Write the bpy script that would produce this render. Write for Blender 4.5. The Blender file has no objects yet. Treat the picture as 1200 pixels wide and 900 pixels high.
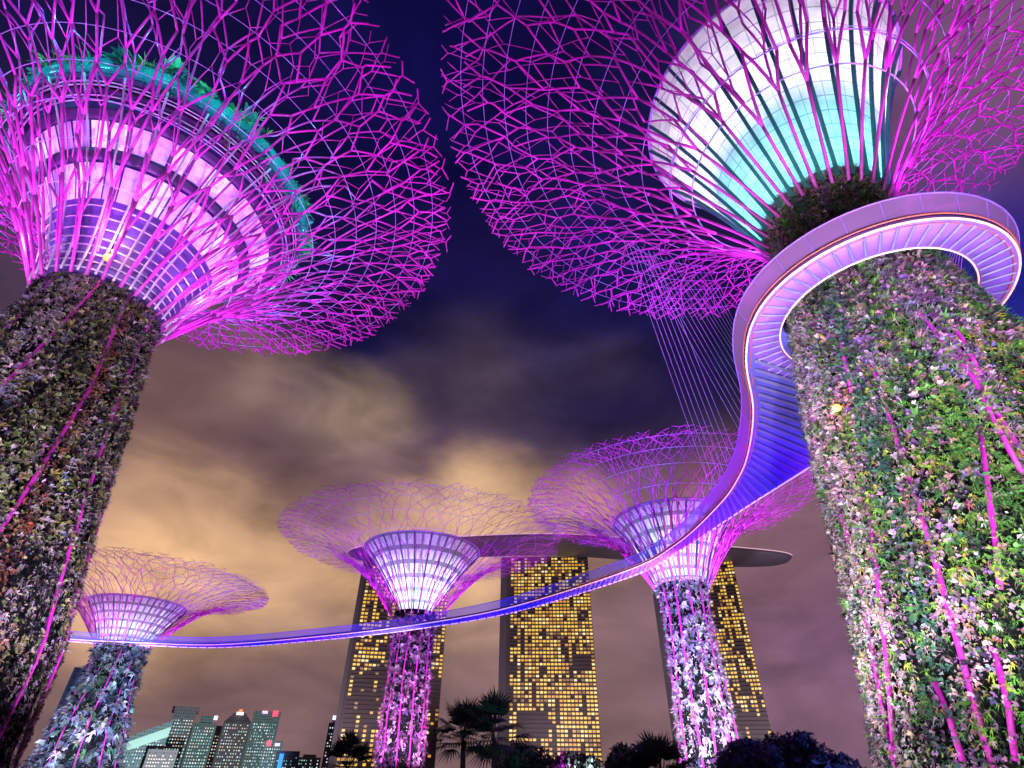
import bpy, math
import numpy as np
from mathutils import Vector, Matrix

C = bpy.context.scene
COL = C.collection
PI = math.pi

# ------------------------------------------------------------------ camera
F_PX, PITCH, ROLL, EYE = 634.53, 0.633165, -0.0132927, 1.6
c_, s_ = math.cos(PITCH), math.sin(PITCH)
ca, sa = math.cos(ROLL), math.sin(ROLL)
_R = np.array([1.0, 0, 0]); _F = np.array([0, c_, s_]); _U = np.array([0, -s_, c_])
AX_R = ca * _R - sa * _U
AX_U = sa * _R + ca * _U
cam_d = bpy.data.cameras.new('camera')
cam_d.sensor_width = 36.0
cam_d.lens = F_PX / 1200 * 36.0
cam_d.clip_start = 0.1
cam_d.clip_end = 9000
cam = bpy.data.objects.new('camera', cam_d)
COL.objects.link(cam)
cam.matrix_world = Matrix(((AX_R[0], AX_U[0], -_F[0], 0), (AX_R[1], AX_U[1], -_F[1], 0),
                           (AX_R[2], AX_U[2], -_F[2], EYE), (0, 0, 0, 1)))
C.camera = cam


def ray(px, py):
    """direction seen at a point of the 1200x900 photograph"""
    return (px - 600) / F_PX * AX_R + (450 - py) / F_PX * AX_U + _F


def at_z(px, py, z):
    d = ray(px, py)
    return np.array([0, 0, EYE]) + d * (z - EYE) / d[2]


def at_d(px, py, D):
    d = ray(px, py)
    return np.array([0, 0, EYE]) + d * D / math.hypot(d[0], d[1])


def lin(r, g, b):
    f = lambda v: (v / 255 / 12.92) if v / 255 <= 0.04045 else ((v / 255 + 0.055) / 1.055) ** 2.4
    return (f(r), f(g), f(b))


# ------------------------------------------------------------------ view, world, sun
C.render.engine = 'CYCLES'
C.view_settings.view_transform = 'Standard'
C.view_settings.look = 'None'
C.view_settings.exposure = 0.0
C.view_settings.gamma = 1.0
C.cycles.max_bounces = 5
C.cycles.transparent_max_bounces = 12
C.cycles.sample_clamp_indirect = 4.0
SUN_EL, SUN_RO = math.radians(-9), math.radians(200)

W = bpy.data.worlds.new('World'); C.world = W; W.use_nodes = True
nt = W.node_tree
for n in list(nt.nodes): nt.nodes.remove(n)


def N(t, tree=None, **kw):
    n = (tree or nt).nodes.new(t)
    for k, v in kw.items(): setattr(n, k, v)
    return n


def L(a, b, tree=None): (tree or nt).links.new(a, b)


out = N('ShaderNodeOutputWorld'); bg = N('ShaderNodeBackground')
L(bg.outputs[0], out.inputs[0])
tc = N('ShaderNodeTexCoord')
sky = N('ShaderNodeTexSky'); sky.sky_type = 'NISHITA'; sky.sun_disc = False
sky.sun_elevation = SUN_EL; sky.sun_rotation = SUN_RO
# drifting clouds lit by the city: noise-warped direction
wn = N('ShaderNodeTexNoise'); wn.inputs['Scale'].default_value = 3.0; wn.inputs['Detail'].default_value = 5.0
wn.inputs['Roughness'].default_value = 0.5
mp = N('ShaderNodeMapping'); mp.inputs['Scale'].default_value = (1.0, 0.8, 1.7)
L(tc.outputs['Generated'], mp.inputs[0]); L(mp.outputs[0], wn.inputs['Vector'])
sub = N('ShaderNodeVectorMath', operation='SUBTRACT'); L(wn.outputs['Color'], sub.inputs[0]); sub.inputs[1].default_value = (.5, .5, .5)
scl = N('ShaderNodeVectorMath', operation='SCALE'); L(sub.outputs[0], scl.inputs[0]); scl.inputs['Scale'].default_value = 0.27
warp = N('ShaderNodeVectorMath', operation='ADD'); L(tc.outputs['Generated'], warp.inputs[0]); L(scl.outputs[0], warp.inputs[1])

cur = N('ShaderNodeRGB').outputs[0]
cur.default_value = (*lin(20, 16, 58), 1)


def blob(px, py, rad, rgb, strength=1.0, warped=True, soft=0.0):
    """a patch of cloud or glow around one direction of the sky; rad is an angle in degrees"""
    global cur
    d = ray(px, py); d = d / np.linalg.norm(d)
    dn = N('ShaderNodeVectorMath', operation='DISTANCE')
    L((warp if warped else tc).outputs[0 if warped else 'Generated'], dn.inputs[0]); dn.inputs[1].default_value = d
    mr = N('ShaderNodeMapRange', interpolation_type='SMOOTHSTEP')
    L(dn.outputs['Value'], mr.inputs[0])
    mr.inputs['From Min'].default_value = math.radians(rad); mr.inputs['From Max'].default_value = math.radians(rad) * soft
    mr.inputs['To Max'].default_value = strength
    mx = N('ShaderNodeMix', data_type='RGBA'); L(mr.outputs[0], mx.inputs[0]); L(cur, mx.inputs[6])
    mx.inputs[7].default_value = (*lin(*rgb), 1); cur = mx.outputs[2]


# elevation band: brown-mauve haze low down, navy above
sep = N('ShaderNodeSeparateXYZ'); L(warp.outputs[0], sep.inputs[0])
el = N('ShaderNodeMapRange', interpolation_type='SMOOTHSTEP'); L(sep.outputs['Z'], el.inputs[0])
el.inputs['From Min'].default_value = 0.62; el.inputs['From Max'].default_value = 0.30
mx = N('ShaderNodeMix', data_type='RGBA'); L(el.outputs[0], mx.inputs[0]); L(cur, mx.inputs[6])
mx.inputs[7].default_value = (*lin(112, 86, 90), 1); cur = mx.outputs[2]
# (px, py, radius, colour, strength)
for b in ((520, 90, 26, (12, 10, 62), .95), (680, 380, 19, (24, 20, 66), .95),
          (60, 330, 20, (74, 54, 76), .9), (230, 480, 15, (112, 84, 82), .95), (430, 490, 9, (150, 124, 108), .85), (330, 450, 6, (150, 122, 110), .7),
          (1170, 60, 24, (118, 80, 108), .95), (1060, 90, 16, (90, 60, 100), .7),
          (190, 660, 13, (226, 178, 134), .95), (330, 680, 10, (222, 176, 132), .9), (575, 655, 12, (238, 192, 142), .9), (450, 670, 9, (224, 176, 130), .85),
          (690, 625, 7, (196, 146, 110), .8), (880, 640, 12, (136, 98, 100), .7),
          (1000, 750, 20, (118, 82, 112), .9), (640, 790, 14, (118, 90, 94), .8), (330, 800, 12, (114, 86, 88), .8), (420, 745, 7, (122, 94, 92), .6),
          (610, 500, 8, (44, 36, 62), .8), (480, 415, 6, (54, 44, 62), .7), (350, 575, 7, (86, 64, 66), .75), (760, 480, 8, (42, 32, 66), .85), (570, 440, 11, (74, 60, 70), .7), (690, 425, 8, (62, 50, 72), .65)):
    blob(*b)
blob(1185, 335, 15, (18, 26, 128), .9, False)
blob(700, 300, 9, (18, 20, 82), .5, False)
# fine streaks over everything
fn = N('ShaderNodeTexNoise'); fn.inputs['Scale'].default_value = 6.0; fn.inputs['Detail'].default_value = 7.0; fn.inputs['Distortion'].default_value = 0.6
mp2 = N('ShaderNodeMapping'); mp2.inputs['Scale'].default_value = (0.8, 0.7, 1.9)
L(tc.outputs['Generated'], mp2.inputs[0]); L(mp2.outputs[0], fn.inputs['Vector'])
fr = N('ShaderNodeMapRange'); L(fn.outputs['Fac'], fr.inputs[0])
fr.inputs['From Min'].default_value = .3; fr.inputs['From Max'].default_value = .72
fr.inputs['To Min'].default_value = .66; fr.inputs['To Max'].default_value = 1.4
mul = N('ShaderNodeVectorMath', operation='SCALE'); L(cur, mul.inputs[0]); L(fr.outputs[0], mul.inputs['Scale'])
skm = N('ShaderNodeVectorMath', operation='SCALE'); L(sky.outputs[0], skm.inputs[0]); skm.inputs['Scale'].default_value = 0.05
add = N('ShaderNodeVectorMath', operation='ADD'); L(mul.outputs[0], add.inputs[0]); L(skm.outputs[0], add.inputs[1])
L(add.outputs[0], bg.inputs['Color']); bg.inputs['Strength'].default_value = 1.18

# faint moonlight added with a sun lamp; no moon is visible
sd = bpy.data.lights.new('sun', 'SUN'); sd.energy = 0.01; sd.angle = math.radians(.5); sd.color = (.8, .85, 1)
so = bpy.data.objects.new('sun', sd); COL.objects.link(so); so.rotation_euler = (math.radians(50), 0, math.radians(160))


def spot(loc, target, power, color, angle=60, blend=.6, radius=.4):  # the trees' floods, and fill added where no lamp is seen
    d = bpy.data.lights.new('flood_or_fill', 'SPOT'); d.energy = power; d.color = color
    d.spot_size = math.radians(angle); d.spot_blend = blend; d.shadow_soft_size = radius
    o = bpy.data.objects.new('flood_or_fill', d); COL.objects.link(o); o.location = loc
    o.rotation_euler = (Vector(target) - Vector(loc)).to_track_quat('-Z', 'Y').to_euler()
    return o


def point(loc, power, color, radius=.3):
    d = bpy.data.lights.new('uplight', 'POINT'); d.energy = power; d.color = color; d.shadow_soft_size = radius
    o = bpy.data.objects.new('uplight', d); COL.objects.link(o); o.location = loc
    return o


# ------------------------------------------------------------------ materials
MATS = {}


def mat(name, rgb, rough=.6, metal=0, emit=None, es=1.0, noise=0.0, nscale=3.0, alpha=None):
    if name in MATS: return MATS[name]
    m = bpy.data.materials.new(name); m.use_nodes = True
    t = m.node_tree; b = t.nodes['Principled BSDF']
    b.inputs['Base Color'].default_value = (*rgb, 1); b.inputs['Roughness'].default_value = rough; b.inputs['Metallic'].default_value = metal
    if rough > .85: b.inputs['Specular IOR Level'].default_value = 0.0
    if noise:
        n = N('ShaderNodeTexNoise', t); n.inputs['Scale'].default_value = nscale; n.inputs['Detail'].default_value = 4
        co = N('ShaderNodeTexCoord', t); L(co.outputs['Object'], n.inputs['Vector'], t)
        r = N('ShaderNodeMapRange', t); L(n.outputs['Fac'], r.inputs[0], t)
        r.inputs['From Min'].default_value = .3; r.inputs['From Max'].default_value = .7
        r.inputs['To Min'].default_value = 1 - noise; r.inputs['To Max'].default_value = 1 + noise
        s = N('ShaderNodeVectorMath', t, operation='SCALE'); s.inputs[0].default_value = rgb; L(r.outputs[0], s.inputs['Scale'], t)
        L(s.outputs[0], b.inputs['Base Color'], t)
    if emit:
        b.inputs['Emission Color'].default_value = (*emit, 1); b.inputs['Emission Strength'].default_value = es
    if alpha is not None: b.inputs['Alpha'].default_value = alpha
    MATS[name] = m
    return m


def attr_mat(name, rough=.6, transl=.25):
    """leaves: colour of each plant from its own mesh attribute, a little light passing through"""
    m = bpy.data.materials.new(name); m.use_nodes = True
    t = m.node_tree; b = t.nodes['Principled BSDF']; o = t.nodes['Material Output']
    a = N('ShaderNodeAttribute', t); a.attribute_name = 'leaf_colour'
    L(a.outputs['Color'], b.inputs['Base Color'], t); b.inputs['Roughness'].default_value = rough; b.inputs['Specular IOR Level'].default_value = .25
    tr = N('ShaderNodeBsdfTranslucent', t); L(a.outputs['Color'], tr.inputs['Color'], t)
    ms = N('ShaderNodeMixShader', t); ms.inputs[0].default_value = transl
    L(b.outputs[0], ms.inputs[1], t); L(tr.outputs[0], ms.inputs[2], t); L(ms.outputs[0], o.inputs['Surface'], t)
    MATS[name] = m
    return m


def membrane_mat(name, rgb, transl=.6, panes=(52, 14), line=.045, mortar=.5):
    """fritted glass skin of the lantern: white, scattering, with the joints of its panes"""
    m = bpy.data.materials.new(name); m.use_nodes = True
    t = m.node_tree; o = t.nodes['Material Output']; t.nodes.remove(t.nodes['Principled BSDF'])
    uv = N('ShaderNodeUVMap', t); uv.uv_map = 'UVMap'
    mp = N('ShaderNodeMapping', t); mp.inputs['Scale'].default_value = (panes[0], panes[1], 1); L(uv.outputs[0], mp.inputs[0], t)
    br = N('ShaderNodeTexBrick', t); br.offset = 0.0; br.inputs['Scale'].default_value = 1.0
    br.inputs['Mortar Size'].default_value = line; br.inputs['Brick Width'].default_value = 1.0; br.inputs['Row Height'].default_value = 1.0
    br.inputs['Color1'].default_value = (*rgb, 1); br.inputs['Color2'].default_value = (*[v * .86 for v in rgb], 1)
    br.inputs['Mortar'].default_value = (*[v * mortar for v in rgb], 1); L(mp.outputs[0], br.inputs['Vector'], t)
    nz = N('ShaderNodeTexNoise', t); nz.inputs['Scale'].default_value = .9; nz.inputs['Detail'].default_value = 6
    oc = N('ShaderNodeTexCoord', t); L(oc.outputs['Object'], nz.inputs['Vector'], t)
    nr = N('ShaderNodeMapRange', t); L(nz.outputs['Fac'], nr.inputs[0], t)
    nr.inputs['From Min'].default_value = .35; nr.inputs['From Max'].default_value = .65; nr.inputs['To Min'].default_value = .72; nr.inputs['To Max'].default_value = 1.0
    stain = N('ShaderNodeVectorMath', t, operation='SCALE'); L(br.outputs['Color'], stain.inputs[0], t); L(nr.outputs[0], stain.inputs['Scale'], t)
    d = N('ShaderNodeBsdfDiffuse', t); tr = N('ShaderNodeBsdfTranslucent', t)
    L(stain.outputs[0], d.inputs[0], t); L(stain.outputs[0], tr.inputs[0], t)
    ms = N('ShaderNodeMixShader', t); ms.inputs[0].default_value = transl
    L(d.outputs[0], ms.inputs[1], t); L(tr.outputs[0], ms.inputs[2], t); L(ms.outputs[0], o.inputs[0], t)
    MATS[name] = m
    return m


RIBM = mat('magenta_painted_rib', (.52, .015, .42), .5, noise=.15, nscale=.8)
STEEL = mat('purple_painted_steel', (.60, .07, .52), .45, noise=.4, nscale=.35)
CABLE = mat('pale_steel_cable', (.5, .6, .9), .35, .3)
CORE = mat('dark_planting_panel', (.007, .008, .009), .9, noise=.4, nscale=2)
SHADOW_FIN = mat('teal_rib_shadow_fin', (.03, .20, .18), .5)  # dark teal strips stand in for rib shadows on the glass
LEAF = attr_mat('bromeliad_leaf')
GLASS = membrane_mat('fritted_glass_skin', (.85, .85, .88))
GLASS2 = membrane_mat('striped_glass_skin', (.85, .85, .9), .6, (44, 6), .16, .3)
AMBER = mat('amber_lamp_glass', (.8, .5, .1), .3, emit=lin(255, 150, 30), es=1.5)
DARK = mat('dark_bronze_metal', (.03, .028, .04), .5, .3)


# ------------------------------------------------------------------ mesh helpers
def link(name, me, material, parent=None, **props):
    o = bpy.data.objects.new(name, me); COL.objects.link(o)
    if material and not me.materials: me.materials.append(material)
    if parent: o.parent = parent
    for k, v in props.items(): o[k] = v
    return o


def raw_mesh(name, V, F, smooth=False):
    me = bpy.data.meshes.new(name)
    V = np.asarray(V, dtype=np.float32).reshape(-1, 3)
    if isinstance(F, np.ndarray):
        k = F.shape[1]
        me.vertices.add(len(V)); me.vertices.foreach_set('co', V.ravel())
        me.loops.add(F.size); me.loops.foreach_set('vertex_index', F.astype(np.int32).ravel())
        me.polygons.add(len(F)); me.polygons.foreach_set('loop_start', np.arange(0, F.size, k, dtype=np.int32))
        me.update(calc_edges=True)
    else:
        me.from_pydata(V.tolist(), [], F)
    if smooth: me.polygons.foreach_set('use_smooth', np.ones(len(me.polygons), dtype=bool))
    me.update()
    return me


class MB:
    """collects shapes that become ONE mesh object"""
    def __init__(self): self.v = []; self.f = []; self.n = 0

    def add(self, V, F):
        self.v.extend([tuple(map(float, p)) for p in V]); self.f.extend([tuple(int(i) + self.n for i in f) for f in F]); self.n += len(V)
        return self

    def tube(self, pts, r, sides=6, r1=None, closed=False):
        P = np.asarray(pts, float); n = len(P)
        if closed: T = np.roll(P, -1, 0) - np.roll(P, 1, 0)
        else: T = np.gradient(P, axis=0)
        T = T / (np.linalg.norm(T, axis=1, keepdims=True) + 1e-9)
        up = np.array([0, 0, 1.0]) if abs(T[0, 2]) < .9 else np.array([1.0, 0, 0])
        V = []; u = np.cross(T[0], up); u /= np.linalg.norm(u)
        for i in range(n):
            u = u - T[i] * (u @ T[i]); u /= np.linalg.norm(u) + 1e-9
            w = np.cross(T[i], u); rr = r if r1 is None else r + (r1 - r) * i / max(1, n - 1)
            for k in range(sides):
                a = 2 * PI * k / sides; V.append(P[i] + rr * (math.cos(a) * u + math.sin(a) * w))
        Fc = []
        for i in range(n if closed else n - 1):
            j = (i + 1) % n
            for k in range(sides):
                l = (k + 1) % sides; Fc.append((i * sides + k, i * sides + l, j * sides + l, j * sides + k))
        if not closed: Fc.append(tuple(range(sides))[::-1]); Fc.append(tuple((n - 1) * sides + k for k in range(sides)))
        return self.add(V, Fc)

    def box(self, c, size, rz=0.0, ax=None):
        x, y, z = size[0] / 2, size[1] / 2, size[2] / 2
        cz, sz = math.cos(rz), math.sin(rz); V = []
        for dz in (-z, z):
            for dx, dy in ((-x, -y), (x, -y), (x, y), (-x, y)):
                V.append((c[0] + dx * cz - dy * sz, c[1] + dx * sz + dy * cz, c[2] + dz))
        return self.add(V, [(0, 3, 2, 1), (4, 5, 6, 7), (0, 1, 5, 4), (1, 2, 6, 5), (2, 3, 7, 6), (3, 0, 4, 7)])

    def prism(self, base, z0, z1):
        n = len(base); V = [(x, y, z0) for x, y in base] + [(x, y, z1) for x, y in base]
        F = [tuple(range(n))[::-1], tuple(range(n, 2 * n))] + [(i, (i + 1) % n, n + (i + 1) % n, n + i) for i in range(n)]
        return self.add(V, F)

    def build(self, name, material, parent=None, smooth=False, **props):
        return link(name, raw_mesh(name, np.array(self.v), self.f, smooth), material, parent, **props)


def empty(name, loc, label, cat, group=None):
    o = bpy.data.objects.new(name, None); COL.objects.link(o); o.location = loc
    o['label'] = label; o['category'] = cat
    if group: o['group'] = group
    return o


def revolve(profile, segs=64, uvs=False, cap=False, close=False):
    P = np.array(profile, float); n = len(P)
    th = np.linspace(0, 2 * PI, segs, endpoint=False)
    V = np.stack([np.outer(P[:, 0], np.cos(th)), np.outer(P[:, 0], np.sin(th)), np.repeat(P[:, 1][:, None], segs, 1)], -1).reshape(-1, 3)
    F = []
    for i in range(n if close else n - 1):
        for k in range(segs):
            l = (k + 1) % segs; j = (i + 1) % n; F.append((i * segs + k, i * segs + l, j * segs + l, j * segs + k))
    if cap: F.append(tuple((n - 1) * segs + k for k in range(segs))); F.append(tuple(range(segs))[::-1])
    me = raw_mesh('surface', V, F, True)
    if uvs:
        ul = me.uv_layers.new(name='UVMap'); k = 0
        for i in range(n - 1):
            for j in range(segs):
                for du, dv in ((0, 0), (1, 0), (1, 1), (0, 1)):
                    ul.data[k].uv = ((j + du) / segs, (i + dv) / (n - 1)); k += 1
    return me


def vnoise(x, y, seed=0):
    """smooth 2-D value noise"""
    rs = np.random.default_rng(seed).random((64, 64))
    xi = np.floor(x).astype(int); yi = np.floor(y).astype(int); fx = x - xi; fy = y - yi
    fx = fx * fx * (3 - 2 * fx); fy = fy * fy * (3 - 2 * fy)
    g = lambda a, b: rs[a % 64, b % 64]
    return (g(xi, yi) * (1 - fx) + g(xi + 1, yi) * fx) * (1 - fy) + (g(xi, yi + 1) * (1 - fx) + g(xi + 1, yi + 1) * fx) * fy


# ------------------------------------------------------------------ planting on the trunks
def planting(name, parent, rprof, z0, z1, count, palette, seed, size=(.28, .6), blades=7, bare=.12, stripes=None, face=None, mix=.22, slim=1.0):
    """thousands of small rosettes, ferns and tufts growing out of the trunk skin, in drifts of one kind"""
    rng = np.random.default_rng(seed)
    zs = np.array([p[1] for p in rprof]); rs = np.array([p[0] for p in rprof])
    n = count
    th = rng.random(n) * 2 * PI; z = z0 + (z1 - z0) * rng.random(n)
    if face is not None:                                 # thicker growth on the side towards the path
        f = rng.random(n) < .55; th[f] = face + (rng.random(f.sum()) - .5) * 3.4
    a = .72 * vnoise(th * 4.2, z * .62, seed) + .28 * vnoise(th * 11, z * 1.9, seed + 7); b = vnoise(th * 4.1 / (2 * PI) * 3 + 9, z * .23 + 4, seed + 1)
    keep = vnoise(th * 20, z * 1.1, seed + 2) > bare
    th, z, a, b = th[keep], z[keep], a[keep], b[keep]; n = len(th)
    pal = np.array([lin(*c) for c in palette])
    v = (a * .75 + b * .55 + rng.normal(size=n) * .11)
    idx = np.clip((v - .25) / .8 * len(pal), 0, len(pal) - 1).astype(int)
    mixr = rng.random(n) < mix; idx[mixr] = rng.integers(0, len(pal), mixr.sum())
    col = pal[idx]
    if stripes:
        for t0, w, slope, rgb in stripes:
            dth = (th - (t0 + slope * (z - z0)) + PI) % (2 * PI) - PI
            m = (np.abs(dth) < w) & (rng.random(n) < .5); col[m] = lin(*rgb)
    col = col * (0.55 + .8 * rng.random((n, 1))) * (1 + .18 * rng.normal(size=(n, 3)))
    col = np.clip(col, .004, .85)
    rad = np.interp(z, zs, rs)
    er = np.stack([np.cos(th), np.sin(th), 0 * th], -1); et = np.stack([-np.sin(th), np.cos(th), 0 * th], -1); ez = np.array([0, 0, 1.0])
    rad = rad - min(.4, .75 * size[1]) + .5 * (vnoise(th * 6, z * 1.6, seed + 5) - .55) * size[1] / .36
    P = er * rad[:, None]; P[:, 2] = z
    sz = size[0] + (size[1] - size[0]) * rng.random(n) ** 2.4
    if face is not None: sz = sz * np.clip(.74 + z * .025, .74, 1.15)
    kind = (v * 5).astype(int) % 3
    AV, AF, AC = [], [], []
    base = 0
    for k in range(blades):
        ang = rng.random(n) * 2 * PI
        lay = np.where(kind == 0, .6, np.where(kind == 1, .3, .95)) + rng.random(n) * .65
        dirs = er * np.cos(lay)[:, None] + (et * np.cos(ang)[:, None] + ez * np.sin(ang)[:, None]) * np.sin(lay)[:, None]
        dirs = dirs + np.array([0, 0, .12]) * (kind == 0)[:, None]
        droop = np.array([0, 0, -1.0]) * (sz * (.25 + .3 * (kind == 2)))[:, None]
        ln = sz * np.where(kind == 1, 1.5, 1.0) * (.45 + .85 * rng.random(n))
        side = np.cross(dirs, er + .01); side /= np.linalg.norm(side, axis=1, keepdims=True) + 1e-6
        w = (sz * np.where(kind == 1, .07, np.where(kind == 0, .26, .15)) * (.6 + .8 * rng.random(n)) * slim)[:, None]
        m1 = P + dirs * (ln * .55)[:, None]; tip = P + dirs * ln[:, None] + droop
        q = np.stack([P - side * w * .5, P + side * w * .5, m1 + side * w, m1 - side * w, tip + side * w * .15, tip - side * w * .15], 1)
        AV.append(q.reshape(-1, 3))
        o = base + np.arange(n)[:, None] * 6
        AF.append((o + np.array([0, 1, 2, 3]))); AF.append((o + np.array([3, 2, 4, 5])))
        cc = col * (.85 + .3 * rng.random((n, 1)))
        AC.append(np.repeat(cc, 6, 0)); base += n * 6
    V = np.concatenate(AV); F = np.concatenate(AF); CC = np.concatenate(AC)
    me = raw_mesh('planting', V, F)
    at = me.attributes.new('leaf_colour', 'FLOAT_COLOR', 'POINT')
    at.data.foreach_set('color', np.concatenate([np.clip(CC, 0, 1), np.ones((len(CC), 1))], 1).astype(np.float32).ravel())
    return link('planting', me, LEAF, parent, kind='stuff')


# ------------------------------------------------------------------ the branching steel canopy
def lattice(seed, n0, first_merge=.3, merge=.9, levels=(.17, .36, .53, .69, .84), arm=.075, start=0.0):
    """forking and re-joining bars in (angle, distance out): (rib, u0, s0, u1, s1)"""
    rng = np.random.default_rng(seed)
    E = []
    # a stem: angle, distance out, rib it grew from, angle it drifts towards
    stems = []
    for i in range(n0):
        u = 2 * PI * i / n0 + rng.normal() * .02; stems.append([u, start, i, u])
    for li, lv in enumerate(levels):
        n = len(stems); gap = 2 * PI / n
        pm = first_merge if li == 0 else merge
        for st in stems:
            sf = max(lv + rng.normal() * .024, st[1] + .03)
            u2 = st[3] + rng.normal() * gap * .10
            E.append((st[2], st[0], st[1], u2, sf)); st[0], st[1] = u2, sf
        new = []
        fork = rng.random(n) > .08
        for i in range(n):
            a, b = stems[i], stems[(i + 1) % n]
            ub = b[0] + (2 * PI if i == n - 1 else 0)
            s2 = max(a[1], b[1]) + arm * (.6 + .8 * rng.random())
            mid = (a[0] + ub) / 2 + rng.normal() * gap * .10
            fa, fb = fork[i], fork[(i + 1) % n]
            if not fa and not fb: continue
            if rng.random() < pm:
                if fa: E.append((a[2], a[0], a[1], mid, s2))
                if fb: E.append((b[2], ub, b[1], mid, s2))
                new.append([mid, s2, a[2] if fa and (not fb or rng.random() < .5) else b[2]])
            else:
                if fa:
                    ue = a[0] + gap * (.3 + .05 * rng.normal()); E.append((a[2], a[0], a[1], ue, s2)); new.append([ue, s2, a[2]])
                if fb:
                    ue = ub - gap * (.3 + .05 * rng.normal()); E.append((b[2], ub, b[1], ue, s2)); new.append([ue, s2, b[2]])
        for i in range(n):
            if not fork[i]: new.append([stems[i][0], stems[i][1], stems[i][2]])
        new.sort(key=lambda t: t[0])
        m = len(new); us = np.array([t[0] for t in new])
        even = us[0] + np.arange(m) * 2 * PI / m; even += np.mean(us - even)
        for t, e in zip(new, even): t.append(t[0] * .6 + e * .4 if abs(t[0] - e) < .3 else t[0])
        stems = new
    gap = 2 * PI / len(stems)
    for st in stems:                                     # ragged forked tips
        sf = max(st[1] + .012, min(.97, st[1] + .01 + rng.random() * .06))
        E.append((st[2], st[0], st[1], st[0], sf))
        for sg in (-1, 1):
            if rng.random() < .85:
                E.append((st[2], st[0], sf, st[0] + sg * gap * (.3 + .25 * rng.random()), max(sf + .02, min(1.03, sf + .03 + .05 * rng.random()))))
    return E


def canopy(root, rn, zn, rc, zc, seed, n0, kcurve=2.3, r_in=.105, r_out=.07, two=True, lift=.9, rings=10, s2=.04, s3=.05, fine=1):
    def prof(s, up=0.0):
        s = np.asarray(s, float)
        return rn + (rc - rn) * s, zn + (zc - zn) * (1 - np.clip(1 - s, 0, 1) ** kcurve) + up * np.clip(s * 4, 0, 1)
    per = [MB() for _ in range(n0)]
    lay = [(lattice(seed, n0), 0.0, 1.0)]
    if two: lay.append((lattice(seed + 50, n0, .5, .9, (max(.11, s2 + .05), .28, .44, .61, .77, .90), .07, s2), lift, .8))
    lay.append((lattice(seed + 90, n0 * fine, .25, .88, (max(.16, s3 + .05), .33, .45, .57, .68, .79, .89), .05, s3), lift * .45, .42))   # fine twigs
    for li_, (E, up, th) in enumerate(lay):
        for rib, u0, s0, u1, s1 in E:
            if li_ == len(lay) - 1: rib = rib // fine
            k = max(2, int(math.ceil(abs(s1 - s0) / .035)) + 1)
            t = np.linspace(0, 1, k); s = s0 + (s1 - s0) * t; u = u0 + (u1 - u0) * t
            r, z = prof(s, up)
            # a hair past the joint so that bars meet
            P = np.stack([r * np.cos(u), r * np.sin(u), z], -1)
            ra = (r_in + (r_out - r_in) * min(1, s0 * 1.6)) * th; rb = (r_in + (r_out - r_in) * min(1, s1 * 1.6)) * th
            d = P[-1] - P[-2]; P[-1] = P[-1] + d / (np.linalg.norm(d) + 1e-9) * rb * .5
            per[rib].tube(P, ra, 5, rb)
    for m in per: m.build('branch', STEEL, root, True)
    for s, up in ((s2, lift), (s3, lift * .45)):         # rings that carry the upper layers
        if s > .1:
            r, z = prof(s, up); a = np.linspace(0, 2 * PI, 72, endpoint=False)
            MB().tube(np.stack([r * np.cos(a), r * np.sin(a), 0 * a + z], -1), .05, 5, closed=True).build('cable_ring', CABLE, root, True)
    for i in range(rings):
        s = max(s2, s3, .16) + .005 + (.955 - max(s2, s3, .16)) * i / (rings - 1); r, z = prof(s, .35)
        a = np.linspace(0, 2 * PI, 72, endpoint=False)
        MB().tube(np.stack([r * np.cos(a), r * np.sin(a), 0 * a + z], -1), .028, 4, closed=True).build('cable_ring', CABLE, root, True)
    return prof


def trunk_ribs(root, rprof, z0, z1, n, rad, phase, seed, out=.12):
    rng = np.random.default_rng(seed)
    zs = [p[1] for p in rprof]; rs = [p[0] for p in rprof]
    for i in range(n):
        u0 = phase + 2 * PI * i / n; sw = rng.choice([-1, 1]) * (.10 + .12 * rng.random())
        z = np.linspace(z0, z1, 26); t = (z - z0) / (z1 - z0)
        u = u0 + sw * (np.abs((t * 2.0 + rng.random()) % 2 - 1) - .5)
        r = np.interp(z, zs, rs) + out
        MB().tube(np.stack([r * np.cos(u), r * np.sin(u), z], -1), rad, 6).build('trunk_rib', RIBM, root, True)


def supertree(pos, label, rprof, rn, zn, rc, zc, seed, n0, **kw):
    root = empty('supertree', (pos[0], pos[1], 0), label, 'supertree', 'lit supertrees of the grove')
    core = [(r - .42, z) for r, z in rprof]
    link('trunk', revolve(core, 48), CORE, root)
    return root


def lantern(root, prof, mat_, fins, fin_w, fin_mat, rim_r=.1):
    """trumpet of glass inside the canopy with its fins and rim"""
    P = np.array(prof); t = np.linspace(0, 1, 15)
    x = np.linspace(0, 1, len(P)); r = np.interp(t, x, P[:, 0]); z = np.interp(t, x, P[:, 1])
    link('glass_skin', revolve(list(zip(r, z)), 96, True), mat_, root)
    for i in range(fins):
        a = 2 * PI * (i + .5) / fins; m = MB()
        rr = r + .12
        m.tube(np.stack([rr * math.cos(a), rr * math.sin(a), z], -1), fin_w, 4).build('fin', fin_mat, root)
    a = np.linspace(0, 2 * PI, 96, endpoint=False)
    MB().tube(np.stack([(r[-1] + .1) * np.cos(a), (r[-1] + .1) * np.sin(a), 0 * a + z[-1]], -1), rim_r, 6, closed=True).build('rim', CABLE, root, True)


# ------------------------------------------------------------------ ground
g = MB(); g.box((0, 2000, -.5), (9000, 9000, 1.0)); go = g.build('ground', mat('night_lawn', (.03, .045, .02), .9, noise=.5, nscale=.4)); go['kind'] = 'structure'

MAG = (.86, .035, 1.0)
VIO = (.55, .25, 1.0)

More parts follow.
